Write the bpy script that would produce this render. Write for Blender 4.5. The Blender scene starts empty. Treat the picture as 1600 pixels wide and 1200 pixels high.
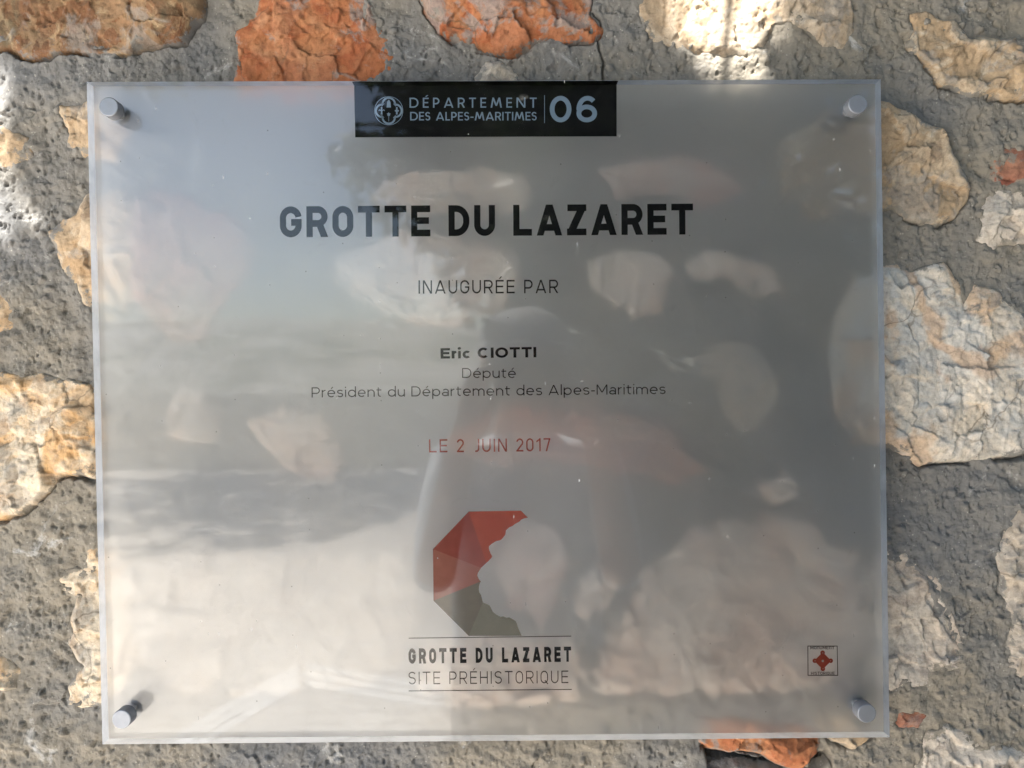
import bpy, bmesh, math, random
import numpy as np
from mathutils import Vector, Matrix
from math import pi, sin, cos, radians

sc = bpy.context.scene
C = sc.collection
random.seed(7)
ZC = 1.5                                   # height of the plaque's centre above the ground

# ------------------------------------------------------------------ camera
F_PX = 1300.0
cam_d = bpy.data.cameras.new('camera')
cam = bpy.data.objects.new('camera', cam_d); C.objects.link(cam)
cam_d.sensor_width = 36; cam_d.lens = 36*F_PX/1600
cam_d.clip_start = 0.02; cam_d.clip_end = 400
CAM = np.array([0.01241, -0.63135, ZC+0.02841])
ROT = (pi/2-0.01139, 0.01096, -0.00612)
cam.location = CAM; cam.rotation_euler = ROT
sc.camera = cam

# ------------------------------------------------------------------ world, sun, exposure
SUN_EL, SUN_AZ = radians(50), radians(35)   # azimuth to the left of the wall's normal
SUN = Vector((-sin(SUN_AZ)*cos(SUN_EL), -cos(SUN_AZ)*cos(SUN_EL), sin(SUN_EL)))
w = bpy.data.worlds.new('World'); sc.world = w; w.use_nodes = True
nt = w.node_tree
sky = nt.nodes.new('ShaderNodeTexSky'); sky.sky_type = 'NISHITA'; sky.sun_disc = False
sky.sun_elevation = SUN_EL; sky.sun_rotation = math.atan2(SUN.x, SUN.y) % (2*pi)
sky.air_density = 1.0; sky.dust_density = 0.7
nt.links.new(sky.outputs[0], nt.nodes['Background'].inputs[0])
nt.nodes['Background'].inputs[1].default_value = 0.07
sl = bpy.data.lights.new('sun', 'SUN'); sl.energy = 5.0; sl.angle = radians(0.5); sl.color = (1, .955, .885)
so = bpy.data.objects.new('sun', sl); C.objects.link(so)
so.rotation_euler = SUN.to_track_quat('Z', 'Y').to_euler(); so.location = (-3, -4, 6)
sc.view_settings.view_transform = 'Standard'; sc.view_settings.look = 'None'
sc.view_settings.exposure = 2.65; sc.view_settings.gamma = 1
sc.view_settings.use_curve_mapping = False
cy = sc.cycles
cy.use_denoising = True
cy.max_bounces = 10; cy.diffuse_bounces = 5; cy.glossy_bounces = 4
cy.transmission_bounces = 8; cy.transparent_max_bounces = 12
cy.sample_clamp_indirect = 6.0
cy.caustics_reflective = True; cy.caustics_refractive = True

# ------------------------------------------------------------------ helpers
M_CAM = Matrix.LocRotScale(Vector(CAM), None, None) @ __import__('mathutils').Euler(ROT).to_matrix().to_4x4()
R3 = np.array(M_CAM.to_3x3())
def at(px, py, y=0.0):
    """photo pixel -> world (x, z) where its line of sight meets the upright plane at depth y"""
    d = R3 @ np.array([(px-800)/F_PX, -(py-600)/F_PX, -1.0])
    t = (y-CAM[1])/d[1]
    p = CAM+d*t
    return float(p[0]), float(p[2])
def meta(o, label=None, cat=None, group=None, kind=None):
    for k, v in (('label', label), ('category', cat), ('group', group), ('kind', kind)):
        if v: o[k] = v
    return o
def empty(name, loc, label=None, cat=None, group=None):
    o = bpy.data.objects.new(name, None); C.objects.link(o); o.location = loc
    o.empty_display_size = .05
    return meta(o, label, cat, group)
def link(name, me, mats, parent=None, smooth=False):
    o = bpy.data.objects.new(name, me); C.objects.link(o)
    for m in (mats if isinstance(mats, (list, tuple)) else [mats]): me.materials.append(m)
    if smooth: me.shade_smooth()
    if parent is not None:
        o.parent = parent
        o.matrix_parent_inverse = Matrix.Translation(parent.location).inverted() if parent.parent is None else \
            (Matrix.Translation(parent.parent.location) @ parent.matrix_parent_inverse @ Matrix.Translation(parent.location)).inverted()
    return o
def mesh_np(name, co, quads):
    """fast mesh from arrays: co (n,3), quads (m,4)"""
    me = bpy.data.meshes.new(name)
    n, m = len(co), len(quads)
    me.vertices.add(n); me.vertices.foreach_set('co', np.ascontiguousarray(co, np.float32).ravel())
    me.loops.add(m*4); me.loops.foreach_set('vertex_index', np.ascontiguousarray(quads, np.int32).ravel())
    me.polygons.add(m)
    me.polygons.foreach_set('loop_start', np.arange(0, m*4, 4, dtype=np.int32))
    me.polygons.foreach_set('loop_total', np.full(m, 4, np.int32))
    me.update(calc_edges=True)
    return me
def attr(me, name, v):
    a = me.attributes.new(name, 'FLOAT', 'POINT'); a.data.foreach_set('value', np.ascontiguousarray(v, np.float32).ravel())

# ------------------------------------------------------------------ noise (numpy)
def _h(ix, iy, seed):
    h = (ix.astype(np.uint32)*np.uint32(374761393) + iy.astype(np.uint32)*np.uint32(668265263) + np.uint32(seed*2246822519 & 0xffffffff))
    h = (h ^ (h >> np.uint32(13)))*np.uint32(1274126177)
    h = (h ^ (h >> np.uint32(16)))*np.uint32(2654435761)
    return (h ^ (h >> np.uint32(15)))
def perlin(x, y, seed=0):
    ix = np.floor(x).astype(np.int64); iy = np.floor(y).astype(np.int64)
    fx = x-ix; fy = y-iy
    u = fx*fx*fx*(fx*(fx*6-15)+10); v = fy*fy*fy*(fy*(fy*6-15)+10)
    def g(dx, dy):
        a = _h(ix+dx, iy+dy, seed).astype(np.float64)*(2*pi/4294967296.0)
        return np.cos(a)*(fx-dx)+np.sin(a)*(fy-dy)
    a = g(0, 0)+u*(g(1, 0)-g(0, 0)); b = g(0, 1)+u*(g(1, 1)-g(0, 1))
    return (a+v*(b-a))*1.5
def fbm(x, y, f, octv, seed=0, gain=.5, ridged=False):
    s = np.zeros_like(x); a = 1.0; tot = 0
    for o in range(octv):
        n = perlin(x*f+o*17.3, y*f-o*9.1, seed+o*101)
        if ridged: n = 1-2*np.abs(n)
        s += a*n; tot += a; a *= gain; f *= 2.03
    return s/tot
def worley(x, y, f, seed=0):
    x = x*f; y = y*f
    ix = np.floor(x).astype(np.int64); iy = np.floor(y).astype(np.int64)
    d1 = np.full(x.shape, 9.0); idv = np.zeros(x.shape)
    for dx in (-1, 0, 1):
        for dy in (-1, 0, 1):
            h1 = _h(ix+dx, iy+dy, seed)/4294967296.0; h2 = _h(ix+dx, iy+dy, seed+7)/4294967296.0
            d = (ix+dx+h1-x)**2+(iy+dy+h2-y)**2
            m = d < d1
            idv = np.where(m, _h(ix+dx, iy+dy, seed+13)/4294967296.0, idv)
            d1 = np.where(m, d, d1)
    return np.sqrt(d1), idv
def facets(x, y, f, seed, g0, g1, stepk=.5):
    """tilted broken faces: (height, id) of the nearest cell's plane"""
    x = x*f; y = y*f
    ix = np.floor(x).astype(np.int64); iy = np.floor(y).astype(np.int64)
    d1 = np.full(x.shape, 9.0); h = np.zeros(x.shape); idv = np.zeros(x.shape)
    for dx in (-1, 0, 1):
        for dy in (-1, 0, 1):
            q = [_h(ix+dx, iy+dy, seed+k_)/4294967296.0 for k_ in (0, 7, 13, 19, 29)]
            ox = x-(ix+dx+q[0]); oy = y-(iy+dy+q[1]); d = ox*ox+oy*oy; m = d < d1
            g = g0+(g1-g0)*q[3]; a = q[2]*2*pi
            h = np.where(m, (ox*np.cos(a)+oy*np.sin(a))*g+(q[4]-.5)*stepk*g1, h); idv = np.where(m, q[4], idv); d1 = np.where(m, d, d1)
    return h/f, idv
def sstep(a, b, x):
    t = np.clip((x-a)/(b-a), 0, 1); return t*t*(3-2*t)
def poly_sd(X, Z, P):
    """signed distance to polygon, positive inside"""
    P = np.asarray(P, float); d = np.full(X.shape, 1e9); ins = np.zeros(X.shape, bool)
    n = len(P)
    for i in range(n):
        ax, az = P[i]; bx, bz = P[(i+1) % n]
        ex, ez = bx-ax, bz-az
        t = np.clip(((X-ax)*ex+(Z-az)*ez)/max(ex*ex+ez*ez, 1e-12), 0, 1)
        d = np.minimum(d, (X-ax-t*ex)**2+(Z-az-t*ez)**2)
        c = ((az > Z) != (bz > Z))
        xi = ax+(Z-az)/(ez if abs(ez) > 1e-12 else 1e-12)*ex
        ins ^= c & (X < xi)
    d = np.sqrt(d)
    return np.where(ins, d, -d)

# ------------------------------------------------------------------ materials
class NT:
    def __init__(s, name):
        s.m = bpy.data.materials.new(name); s.m.use_nodes = True; s.t = s.m.node_tree
        s.t.nodes.clear(); s.out = s.n('ShaderNodeOutputMaterial')
    def n(s, typ, **kw):
        nd = s.t.nodes.new(typ)
        for k, v in kw.items(): setattr(nd, k, v)
        return nd
    def l(s, a, b): s.t.links.new(a, b)
    def val(s, sock, v):
        if isinstance(v, bpy.types.NodeSocket): s.l(v, sock)
        else: sock.default_value = v
    def noise(s, vec, scale, detail=4, rough=.55, dist=0.0):
        nd = s.n('ShaderNodeTexNoise'); s.l(vec, nd.inputs['Vector'])
        nd.inputs['Scale'].default_value = scale; nd.inputs['Detail'].default_value = detail
        nd.inputs['Roughness'].default_value = rough; nd.inputs['Distortion'].default_value = dist
        return nd.outputs[0]
    def ramp(s, fac, pts, interp='LINEAR'):
        nd = s.n('ShaderNodeValToRGB'); s.l(fac, nd.inputs[0]); cr = nd.color_ramp; cr.interpolation = interp
        while len(cr.elements) < len(pts): cr.elements.new(.5)
        for e, (p, c) in zip(cr.elements, pts):
            e.position = p; e.color = (c if isinstance(c, (tuple, list)) else (c, c, c))[:3]+(1,) if isinstance(c, tuple) else (c, c, c, 1)
        return nd.outputs[0]
    def rng(s, v, a, b, c=0.0, d=1.0):
        nd = s.n('ShaderNodeMapRange', interpolation_type='SMOOTHSTEP'); s.val(nd.inputs[0], v)
        for i, q in enumerate((a, b, c, d)): nd.inputs[i+1].default_value = q
        return nd.outputs[0]
    def mix(s, f, a, b, mode='MIX'):
        nd = s.n('ShaderNodeMix', data_type='RGBA', blend_type=mode)
        s.val(nd.inputs[0], f)
        for i, q in ((6, a), (7, b)):
            if isinstance(q, bpy.types.NodeSocket): s.l(q, nd.inputs[i])
            else: nd.inputs[i].default_value = tuple(q)[:3]+(1,)
        return nd.outputs[2]
    def math(s, op, a, b=0.0):
        nd = s.n('ShaderNodeMath', operation=op); s.val(nd.inputs[0], a); s.val(nd.inputs[1], b); return nd.outputs[0]
    def bump(s, h, dist, strength=1.0, nrm=None):
        nd = s.n('ShaderNodeBump'); s.l(h, nd.inputs['Height']); nd.inputs['Distance'].default_value = dist
        nd.inputs['Strength'].default_value = strength
        if nrm is not None: s.l(nrm, nd.inputs['Normal'])
        return nd.outputs[0]
    def principled(s, col, rough=.8, nrm=None, **kw):
        p = s.n('ShaderNodeBsdfPrincipled'); s.val(p.inputs['Base Color'], col if isinstance(col, bpy.types.NodeSocket) else tuple(col)[:3]+(1,))
        s.val(p.inputs['Roughness'], rough)
        if nrm is not None: s.l(nrm, p.inputs['Normal'])
        for k, v in kw.items(): s.val(p.inputs[k], v)
        s.l(p.outputs[0], s.out.inputs[0]); return p
def pos(t, off=(0, 0, 0)):
    g = t.n('ShaderNodeNewGeometry'); a = t.n('ShaderNodeVectorMath', operation='ADD')
    t.l(g.outputs['Position'], a.inputs[0]); a.inputs[1].default_value = off
    return a.outputs[0]
def vattr(t, name):
    a = t.n('ShaderNodeAttribute', attribute_name=name); return a.outputs['Fac']

def mortar_color(t, p):
    big = t.noise(p, 7, 4, .6)
    col = t.ramp(big, [(.36, (.158, .158, .158)), (.5, (.190, .181, .165)), (.64, (.232, .208, .170))])
    st_ = t.rng(t.noise(p, 13, 6, .7, .4), .54, .68)
    col = t.mix(t.math('MULTIPLY', st_, .55), col, (.125, .118, .105))
    f = t.noise(p, 160, 5, .7)
    col = t.mix(.75, col, t.ramp(f, [(.26, .45), (.42, .95), (.6, 1.05), (.78, 1.40)]), 'MULTIPLY')
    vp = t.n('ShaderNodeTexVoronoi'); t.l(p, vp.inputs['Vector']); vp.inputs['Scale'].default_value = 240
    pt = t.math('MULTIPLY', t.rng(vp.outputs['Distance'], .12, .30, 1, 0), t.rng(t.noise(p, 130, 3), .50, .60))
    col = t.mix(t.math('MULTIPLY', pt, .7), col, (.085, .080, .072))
    vo = t.n('ShaderNodeTexVoronoi'); t.l(p, vo.inputs['Vector']); vo.inputs['Scale'].default_value = 330
    grain = t.rng(vo.outputs['Distance'], .16, .30, 1, 0)
    sel = t.rng(t.noise(p, 210, 2), .56, .62)
    col = t.mix(t.math('MULTIPLY', grain, t.math('MULTIPLY', sel, .6)), col, (.42, .40, .36))
    wht = t.rng(t.noise(p, 26, 6, .68, .8), .60, .70)
    col = t.mix(t.math('MULTIPLY', wht, .72), col, (.43, .425, .41))
    return col
def mat_mortar():
    t = NT('mortar'); p = pos(t)
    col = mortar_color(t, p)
    h = t.noise(p, 520, 6, .72)
    n = t.bump(h, .0015, .8)
    t.principled(col, .93, n, **{'Specular IOR Level': .25})
    return t.m
def mat_stone(name, c1, c2, c3, light, dark, seed, veins=0.5, grey=0.0, smear=1.0, bands=0.0):
    t = NT(name); off = (seed*1.37, seed*.71, seed*2.13); p = pos(t, off)
    b = t.noise(p, 17, 5, .62, .8)
    col = t.ramp(b, [(.33, c1), (.47, c2), (.60, c3), (.72, c1)])
    fid = vattr(t, 'face_id')                    # broken faces differ a little in mineral tint
    col = t.mix(t.rng(fid, .52, .64, 0, .28), col, light)
    col = t.mix(t.rng(fid, .40, .30, 0, .35), col, c3)
    b2 = t.noise(p, 48, 6, .68, .6)
    col = t.mix(t.rng(b2, .52, .72, 0, .8), col, light)
    b3 = t.noise(p, 33, 6, .72, 1.2)
    col = t.mix(t.rng(b3, .56, .72, 0, .75), col, dark)
    if bands:
        wv = t.n('ShaderNodeTexWave', wave_type='BANDS', bands_direction='DIAGONAL'); t.l(p, wv.inputs['Vector'])
        wv.inputs['Scale'].default_value = 4.5; wv.inputs['Distortion'].default_value = 14; wv.inputs['Detail'].default_value = 4; wv.inputs['Detail Scale'].default_value = 2.2
        col = t.mix(t.rng(wv.outputs[1], .6, .95, 0, bands), col, (.50, .27, .11))
    if grey:
        col = t.mix(t.rng(t.noise(p, 24, 5, .65, .5), .53, .60, 0, grey), col, (.25, .24, .225))
    # thin cracks
    if veins:
        vo = t.n('ShaderNodeTexVoronoi', feature='DISTANCE_TO_EDGE'); 
        wn = t.n('ShaderNodeTexNoise'); t.l(p, wn.inputs['Vector']); wn.inputs['Scale'].default_value = 30; wn.inputs['Detail'].default_value = 4
        add = t.n('ShaderNodeVectorMath', operation='MULTIPLY_ADD'); t.l(wn.outputs['Color'], add.inputs[0]); add.inputs[1].default_value = (.03, .03, .03); t.l(p, add.inputs[2])
        t.l(add.outputs[0], vo.inputs['Vector']); vo.inputs['Scale'].default_value = 19
        crack = t.rng(vo.outputs['Distance'], .004, .022, 1, 0)
        gate = t.rng(t.noise(p, 14, 2), .5, .58)
        cr = t.math('MULTIPLY', t.math('MULTIPLY', crack, gate), veins)
        col = t.mix(cr, col, (.10, .075, .05))
    f = t.noise(p, 210, 6, .75)
    col = t.mix(.65, col, t.ramp(f, [(.27, .40), (.5, 1.0), (.74, 1.40)]), 'MULTIPLY')
    pit = t.rng(t.noise(p, 120, 4, .6), .655, .70)
    col = t.mix(t.math('MULTIPLY', pit, .55), col, dark)
    # mortar smeared over the rim
    if smear:
        e = t.math('ADD', vattr(t, 'edge'), t.math('MULTIPLY', t.math('SUBTRACT', t.noise(p, 50, 6, .72), .47), .075*smear))
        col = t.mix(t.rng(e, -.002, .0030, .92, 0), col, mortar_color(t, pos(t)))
    h = t.mix(.6, t.noise(p, 190, 7, .72), t.noise(p, 700, 5, .75))
    n = t.bump(h, .0020, .75)
    t.principled(col, .82, n, **{'Specular IOR Level': .35})
    return t.m

PAL = {
 'rust':   dict(c1=(.12, .064, .034), c2=(.19, .088, .040), c3=(.12, .09, .052), light=(.42, .31, .18), dark=(.06, .046, .034), grey=.5),
 'orange': dict(c1=(.37, .125, .048), c2=(.31, .092, .036), c3=(.41, .18, .08), light=(.46, .25, .14), dark=(.19, .07, .038), grey=.7),
 'cream':  dict(c1=(.54, .41, .27), c2=(.56, .48, .37), c3=(.52, .32, .15), light=(.66, .58, .46), dark=(.36, .26, .18), grey=.5),
 'pale':   dict(c1=(.46, .40, .33), c2=(.52, .46, .39), c3=(.42, .345, .28), light=(.60, .55, .48), dark=(.28, .225, .18), grey=.45),
 'buff':   dict(c1=(.38, .32, .26), c2=(.43, .36, .28), c3=(.33, .29, .25), light=(.54, .48, .40), dark=(.19, .15, .12), grey=.5),
 'tan':    dict(c1=(.39, .26, .145), c2=(.44, .325, .21), c3=(.33, .24, .15), light=(.54, .48, .39), dark=(.19, .13, .085), grey=.55),
 'white':  dict(c1=(.52, .485, .435), c2=(.45, .44, .415), c3=(.60, .51, .40), light=(.70, .64, .56), dark=(.30, .28, .255), grey=.40, bands=.45),
 'red':    dict(c1=(.27, .085, .05), c2=(.21, .07, .045), c3=(.32, .14, .08), light=(.42, .24, .16), dark=(.13, .055, .04), grey=.4),
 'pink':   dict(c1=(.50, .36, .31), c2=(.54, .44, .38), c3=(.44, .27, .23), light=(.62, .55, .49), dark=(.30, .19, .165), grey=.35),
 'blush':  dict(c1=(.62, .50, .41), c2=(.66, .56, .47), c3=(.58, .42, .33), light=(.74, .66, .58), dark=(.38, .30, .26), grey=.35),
 'rose':   dict(c1=(.36, .20, .155), c2=(.40, .27, .21), c3=(.33, .15, .11), light=(.48, .37, .31), dark=(.22, .115, .09), grey=.4),
 'warm':   dict(c1=(.37, .30, .22), c2=(.42, .35, .27), c3=(.35, .26, .17), light=(.50, .43, .34), dark=(.20, .15, .105), grey=.5),
 'grey':   dict(c1=(.27, .25, .225), c2=(.31, .285, .25), c3=(.24, .225, .21), light=(.40, .365, .32), dark=(.13, .12, .11), grey=.4),
}
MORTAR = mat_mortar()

# ------------------------------------------------------------------ stone wall
WALL_Y = 0.036                              # mean mortar face, 26 mm behind the plaque
# outline in photo pixels (traced), palette, bulge mm, strata mm, crevice under it, label
ST = [
 ([(-60,-60),(-55,62),(8,70),(30,79),(48,84),(85,79),(110,73),(140,80),(200,80),(225,66),(290,58),(300,32),(312,18),(318,-60)], 'rust', 17, 3, 1, 'rust brown stone with a pale patch, at the top left corner'),
 ([(408,-60),(396,28),(368,45),(362,85),(358,150),(460,152),(560,150),(622,114),(610,70),(585,20),(575,-60)], 'orange', 13, 2, 0, 'bright orange stone above the left half of the plaque'),
 ([(650,-60),(665,5),(680,35),(684,48),(730,64),(770,76),(812,84),(838,68),(860,60),(925,62),(940,40),(925,18),(928,-60)], 'orange', 16, 2.5, 1, 'orange stone above the black header'),
 ([(756,89),(782,92),(808,108),(812,150),(745,150),(742,118)], 'buff', 10, 1, 0, 'small grey buff stone just above the black header'),
 ([(1005,-60),(1000,25),(1010,50),(1040,65),(1080,80),(1170,82),(1195,66),(1210,35),(1240,30),(1265,45),(1290,68),(1330,72),(1342,45),(1336,10),(1330,-60)], 'warm', 12, 2, 0, 'pale cream stone with a patch of sunlight'),
 ([(1432,22),(1425,66),(1440,90),(1485,125),(1520,145),(1660,152),(1660,48),(1600,60),(1540,56),(1520,60),(1495,32),(1460,20)], 'tan', 14, 4, 1, 'brown and grey stone at the top right corner'),
 ([(1228,215),(1260,190),(1330,160),(1372,152),(1400,165),(1440,185),(1478,200),(1490,230),(1522,285),(1510,310),(1500,340),(1450,350),(1400,330),(1350,325),(1280,335),(1235,300)], 'tan', 14, 3, 1, 'tan stone half behind the upper right edge of the plaque'),
 ([(1560,240),(1552,275),(1570,292),(1600,285),(1660,268),(1660,222),(1600,230)], 'red', 8, 1.5, 0, 'small dark red stone at the right edge'),
 ([(1552,302),(1600,288),(1660,290),(1660,372),(1560,387),(1535,372),(1538,322)], 'pale', 7, 2, 0, 'pale pink stone below the red one'),
 ([(1312,500),(1340,425),(1395,415),(1430,422),(1475,408),(1500,435),(1512,480),(1530,450),(1570,455),(1600,490),(1660,560),(1660,702),(1560,716),(1500,721),(1440,723),(1400,702),(1340,690),(1312,640)], 'white', 18, 5, 1, 'large whitish layered stone right of the plaque'),
 ([(1360,862),(1400,860),(1445,878),(1470,910),(1490,960),(1505,1000),(1520,1040),(1500,1050),(1470,1055),(1460,1070),(1400,1086),(1350,1102),(1336,1000),(1340,900)], 'pale', 12, 3, 0, 'grey buff stone beside the lower right edge of the plaque'),
 ([(1600,788),(1575,820),(1568,880),(1575,940),(1590,980),(1576,1045),(1600,1058),(1660,1050),(1660,780)], 'buff', 9, 2, 0, 'buff stone cut by the right edge of the picture'),
 ([(1436,1200),(1455,1150),(1480,1138),(1510,1150),(1540,1172),(1600,1176),(1660,1182),(1660,1280),(1425,1280)], 'pale', 10, 2.5, 0, 'pale stone in the lower right corner'),
 ([(1402,1132),(1412,1118),(1440,1112),(1452,1122),(1436,1136),(1412,1142)], 'red', 3, 1, 0, 'small reddish chip near the lower right fixing'),
 ([(1095,1142),(1097,1170),(1130,1172),(1160,1178),(1195,1183),(1230,1198),(1252,1212),(1285,1172),(1288,1150),(1270,1142),(1120,1138)], 'orange', 12, 2.5, 1, 'orange stone under the lower edge of the plaque'),
 ([(1102,1222),(1150,1206),(1210,1212),(1245,1222),(1300,1200),(1310,1300),(1090,1300)], 'grey', 6, 1.5, 0, 'dim grey stone under the orange one'),
 ([(1290,1145),(1300,1162),(1330,1179),(1350,1170),(1368,1150),(1340,1118),(1295,1122)], 'tan', 8, 1.5, 1, 'small mottled stone under the lower right corner of the plaque'),
 ([(160,136),(112,155),(88,165),(95,195),(105,225),(125,236),(175,242),(190,180)], 'tan', 9, 2.5, 0, 'grey tan stone beside the upper left fixing'),
 ([(172,284),(200,300),(210,380),(205,460),(170,492),(140,496),(122,458),(97,430),(80,390),(67,356),(95,344),(130,302)], 'tan', 12, 2.5, 0, 'ochre stone half behind the upper left edge of the plaque'),
 ([(205,290),(240,288),(300,308),(372,340),(390,392),(372,442),(332,490),(312,532),(270,530),(215,500),(190,440),(192,350)], 'rose', 17, 2.5, 0, 'pinkish stone seen blurred behind the upper left of the plaque'),
 ([(-60,588),(60,584),(105,589),(140,600),(152,700),(146,746),(110,746),(80,741),(70,762),(50,790),(20,806),(-60,818)], 'cream', 14, 3.5, 1, 'cream stone with orange stains left of the plaque'),
 ([(130,843),(128,870),(134,890),(76,893),(80,915),(110,940),(104,985),(99,1010),(124,1045),(101,1080),(105,1106),(160,1108),(200,1050),(190,900),(152,855)], 'cream', 10, 2.5, 0, 'cream stone beside the lower left edge of the plaque'),
 ([(-60,1020),(5,1028),(28,1048),(24,1078),(-60,1085)], 'cream', 7, 2, 0, 'small cream stone at the lower left edge'),
 ([(-60,410),(8,440),(17,480),(14,515),(-60,545)], 'tan', 7, 1.5, 0, 'brown stone cut by the left edge of the picture'),
 ([(-60,178),(8,196),(36,214),(42,240),(20,256),(-60,262)], 'tan', 8, 2, 0, 'tan stone at the upper left edge'),
 # stones seen blurred through the plaque
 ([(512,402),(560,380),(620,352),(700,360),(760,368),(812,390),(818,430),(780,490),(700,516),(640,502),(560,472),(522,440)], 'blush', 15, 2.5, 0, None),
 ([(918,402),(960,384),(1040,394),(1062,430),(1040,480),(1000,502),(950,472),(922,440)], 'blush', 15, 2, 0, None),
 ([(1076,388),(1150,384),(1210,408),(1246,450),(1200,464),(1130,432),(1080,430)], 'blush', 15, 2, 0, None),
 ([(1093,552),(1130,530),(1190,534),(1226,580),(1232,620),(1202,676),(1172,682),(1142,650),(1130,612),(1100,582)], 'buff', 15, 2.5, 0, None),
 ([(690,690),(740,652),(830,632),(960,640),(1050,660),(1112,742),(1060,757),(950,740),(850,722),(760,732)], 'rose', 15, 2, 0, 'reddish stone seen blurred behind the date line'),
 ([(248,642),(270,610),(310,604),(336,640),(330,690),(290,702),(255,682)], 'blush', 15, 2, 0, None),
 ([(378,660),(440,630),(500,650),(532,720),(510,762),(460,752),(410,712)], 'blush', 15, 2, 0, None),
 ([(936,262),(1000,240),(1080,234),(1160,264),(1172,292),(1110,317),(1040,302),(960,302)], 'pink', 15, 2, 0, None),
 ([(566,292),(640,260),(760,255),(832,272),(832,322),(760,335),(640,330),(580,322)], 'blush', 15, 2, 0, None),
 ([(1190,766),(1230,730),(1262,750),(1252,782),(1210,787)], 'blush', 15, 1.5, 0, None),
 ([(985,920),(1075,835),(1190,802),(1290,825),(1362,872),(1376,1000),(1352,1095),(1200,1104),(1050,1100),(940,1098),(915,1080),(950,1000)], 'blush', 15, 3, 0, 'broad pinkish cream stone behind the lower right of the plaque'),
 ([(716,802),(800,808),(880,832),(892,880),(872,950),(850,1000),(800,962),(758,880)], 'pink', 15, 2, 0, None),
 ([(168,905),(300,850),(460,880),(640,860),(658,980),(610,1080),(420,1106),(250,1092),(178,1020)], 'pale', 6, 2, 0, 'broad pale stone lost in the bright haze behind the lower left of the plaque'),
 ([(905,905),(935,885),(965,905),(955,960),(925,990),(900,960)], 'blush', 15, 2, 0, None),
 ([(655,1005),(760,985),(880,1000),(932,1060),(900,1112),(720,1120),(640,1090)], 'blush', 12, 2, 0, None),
]
stones = []
for P, pal, bulge, strata, crev, lab in ST:
    stones.append(dict(P=np.array([at(x, y, WALL_Y-.006) for x, y in P])-np.array([0, ZC]), pal=pal, H=bulge*.001, S=strata*.001, crev=crev, lab=lab, step=.0010))
rs = random.Random(5)
frame = np.array([at(-60, -60, WALL_Y), at(1660, -60, WALL_Y), at(1660, 1260, WALL_Y), at(-60, 1260, WALL_Y)])-np.array([0, ZC])
fx0, fx1, fz0, fz1 = frame[:, 0].min(), frame[:, 0].max(), frame[:, 1].min(), frame[:, 1].max()
placed = []
for _ in range(4000):
    if len(placed) >= 46: break
    r = rs.uniform(.045, .11); cx, cz = rs.uniform(-1.15, 1.15), rs.uniform(-1.0, .95)
    a = rs.uniform(1.0, 1.6)
    if fx0-r*a < cx < fx1+r*a and fz0-r < cz < fz1+r: continue
    if any(abs(cx-q[0]) < (r*a+q[2])*.98 and abs(cz-q[1]) < (r+q[3])*.98 for q in placed): continue
    placed.append((cx, cz, r*a, r))
    n = rs.randint(7, 10)
    P = [(cx+cos(k/n*2*pi)*r*a*rs.uniform(.75, 1.05), cz+sin(k/n*2*pi)*r*rs.uniform(.75, 1.05)) for k in range(n)]
    stones.append(dict(P=np.array(P), pal=rs.choice(['orange', 'cream', 'pale', 'buff', 'tan', 'white', 'rust', 'grey']), H=rs.uniform(.009, .018), S=.0025, crev=0, lab=None, step=.003))

wall = empty('stone_wall', (0, WALL_Y, 0), 'rubble stone wall of orange, cream and grey stones set in thick grey mortar', 'wall')

def wz(X, Z, seed, amp):                    # wobble the outline so that no edge stays straight
    return X+amp*fbm(X, Z, 45, 4, seed), Z+amp*fbm(X, Z, 45, 4, seed+50)

def axis(a, b, step, far, grow=1.07, top=.006):
    mid = np.arange(a, b, step); lo, hi = [], []
    s, x = step, a
    while x > -far: s = min(s*grow, top); x -= s; lo.append(x)
    s, x = step, mid[-1]
    while x < far: s = min(s*grow, top); x += s; hi.append(x)
    return np.array(lo[::-1]+list(mid)+hi)
ax = axis(fx0+.015, fx1-.015, .0008, 1.5); az = axis(fz0+.015, fz1-.015, .0008, 1.3)
az = az[(az > -1.5)]
X, Z = np.meshgrid(ax, az)
Mh = .0045*fbm(X, Z, 9, 3, 3)+.0022*fbm(X, Z, 42, 3, 9)
rough = sstep(-.25, .35, fbm(X, Z, 16, 3, 21))
wxm = X+.0016*fbm(X, Z, 260, 2, 4); wzm = Z+.0016*fbm(X, Z, 260, 2, 5)
f1, idv = worley(wxm, wzm, 330, 31)
Mh += (.0003+.0007*rough)*(np.clip(1-f1, 0, 1)**.7)*(.3+idv)
f2, idv2 = worley(wxm, wzm, 150, 77)
Mh += .0013*rough*np.clip(.62-f2, 0, 1)*(idv2 > .6)
Mh += .0014*fbm(X, Z, 120, 5, 61, .68)+.0026*fbm(X, Z, 55, 3, 66, .5)-.0030*sstep(.30, .62, fbm(X, Z, 48, 4, 68, .6))
f3, idv3 = worley(X*1.15+.002*perlin(X*200, Z*200, 8), Z*.8+.002*perlin(X*200, Z*200, 9), 190, 83)      # little pits where grains fell out
Mh -= .0028*(idv3 > .74)*np.clip(1-f3/.42, 0, 1)**.8*(.35+.65*sstep(-.2, .3, fbm(X, Z, 30, 2, 84)))
ft, _i = facets(wxm, wzm, 70, 91, .0, .17, .9)
Mh += ft*sstep(.0, .3, fbm(X, Z, 20, 2, 93))
f4, idv4 = worley(wxm, wzm, 75, 191)                                   # coarser grit
Mh += .0030*(idv4 > .86)*np.sqrt(np.clip(1-(f4/.24)**2, 0, 1))
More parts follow.
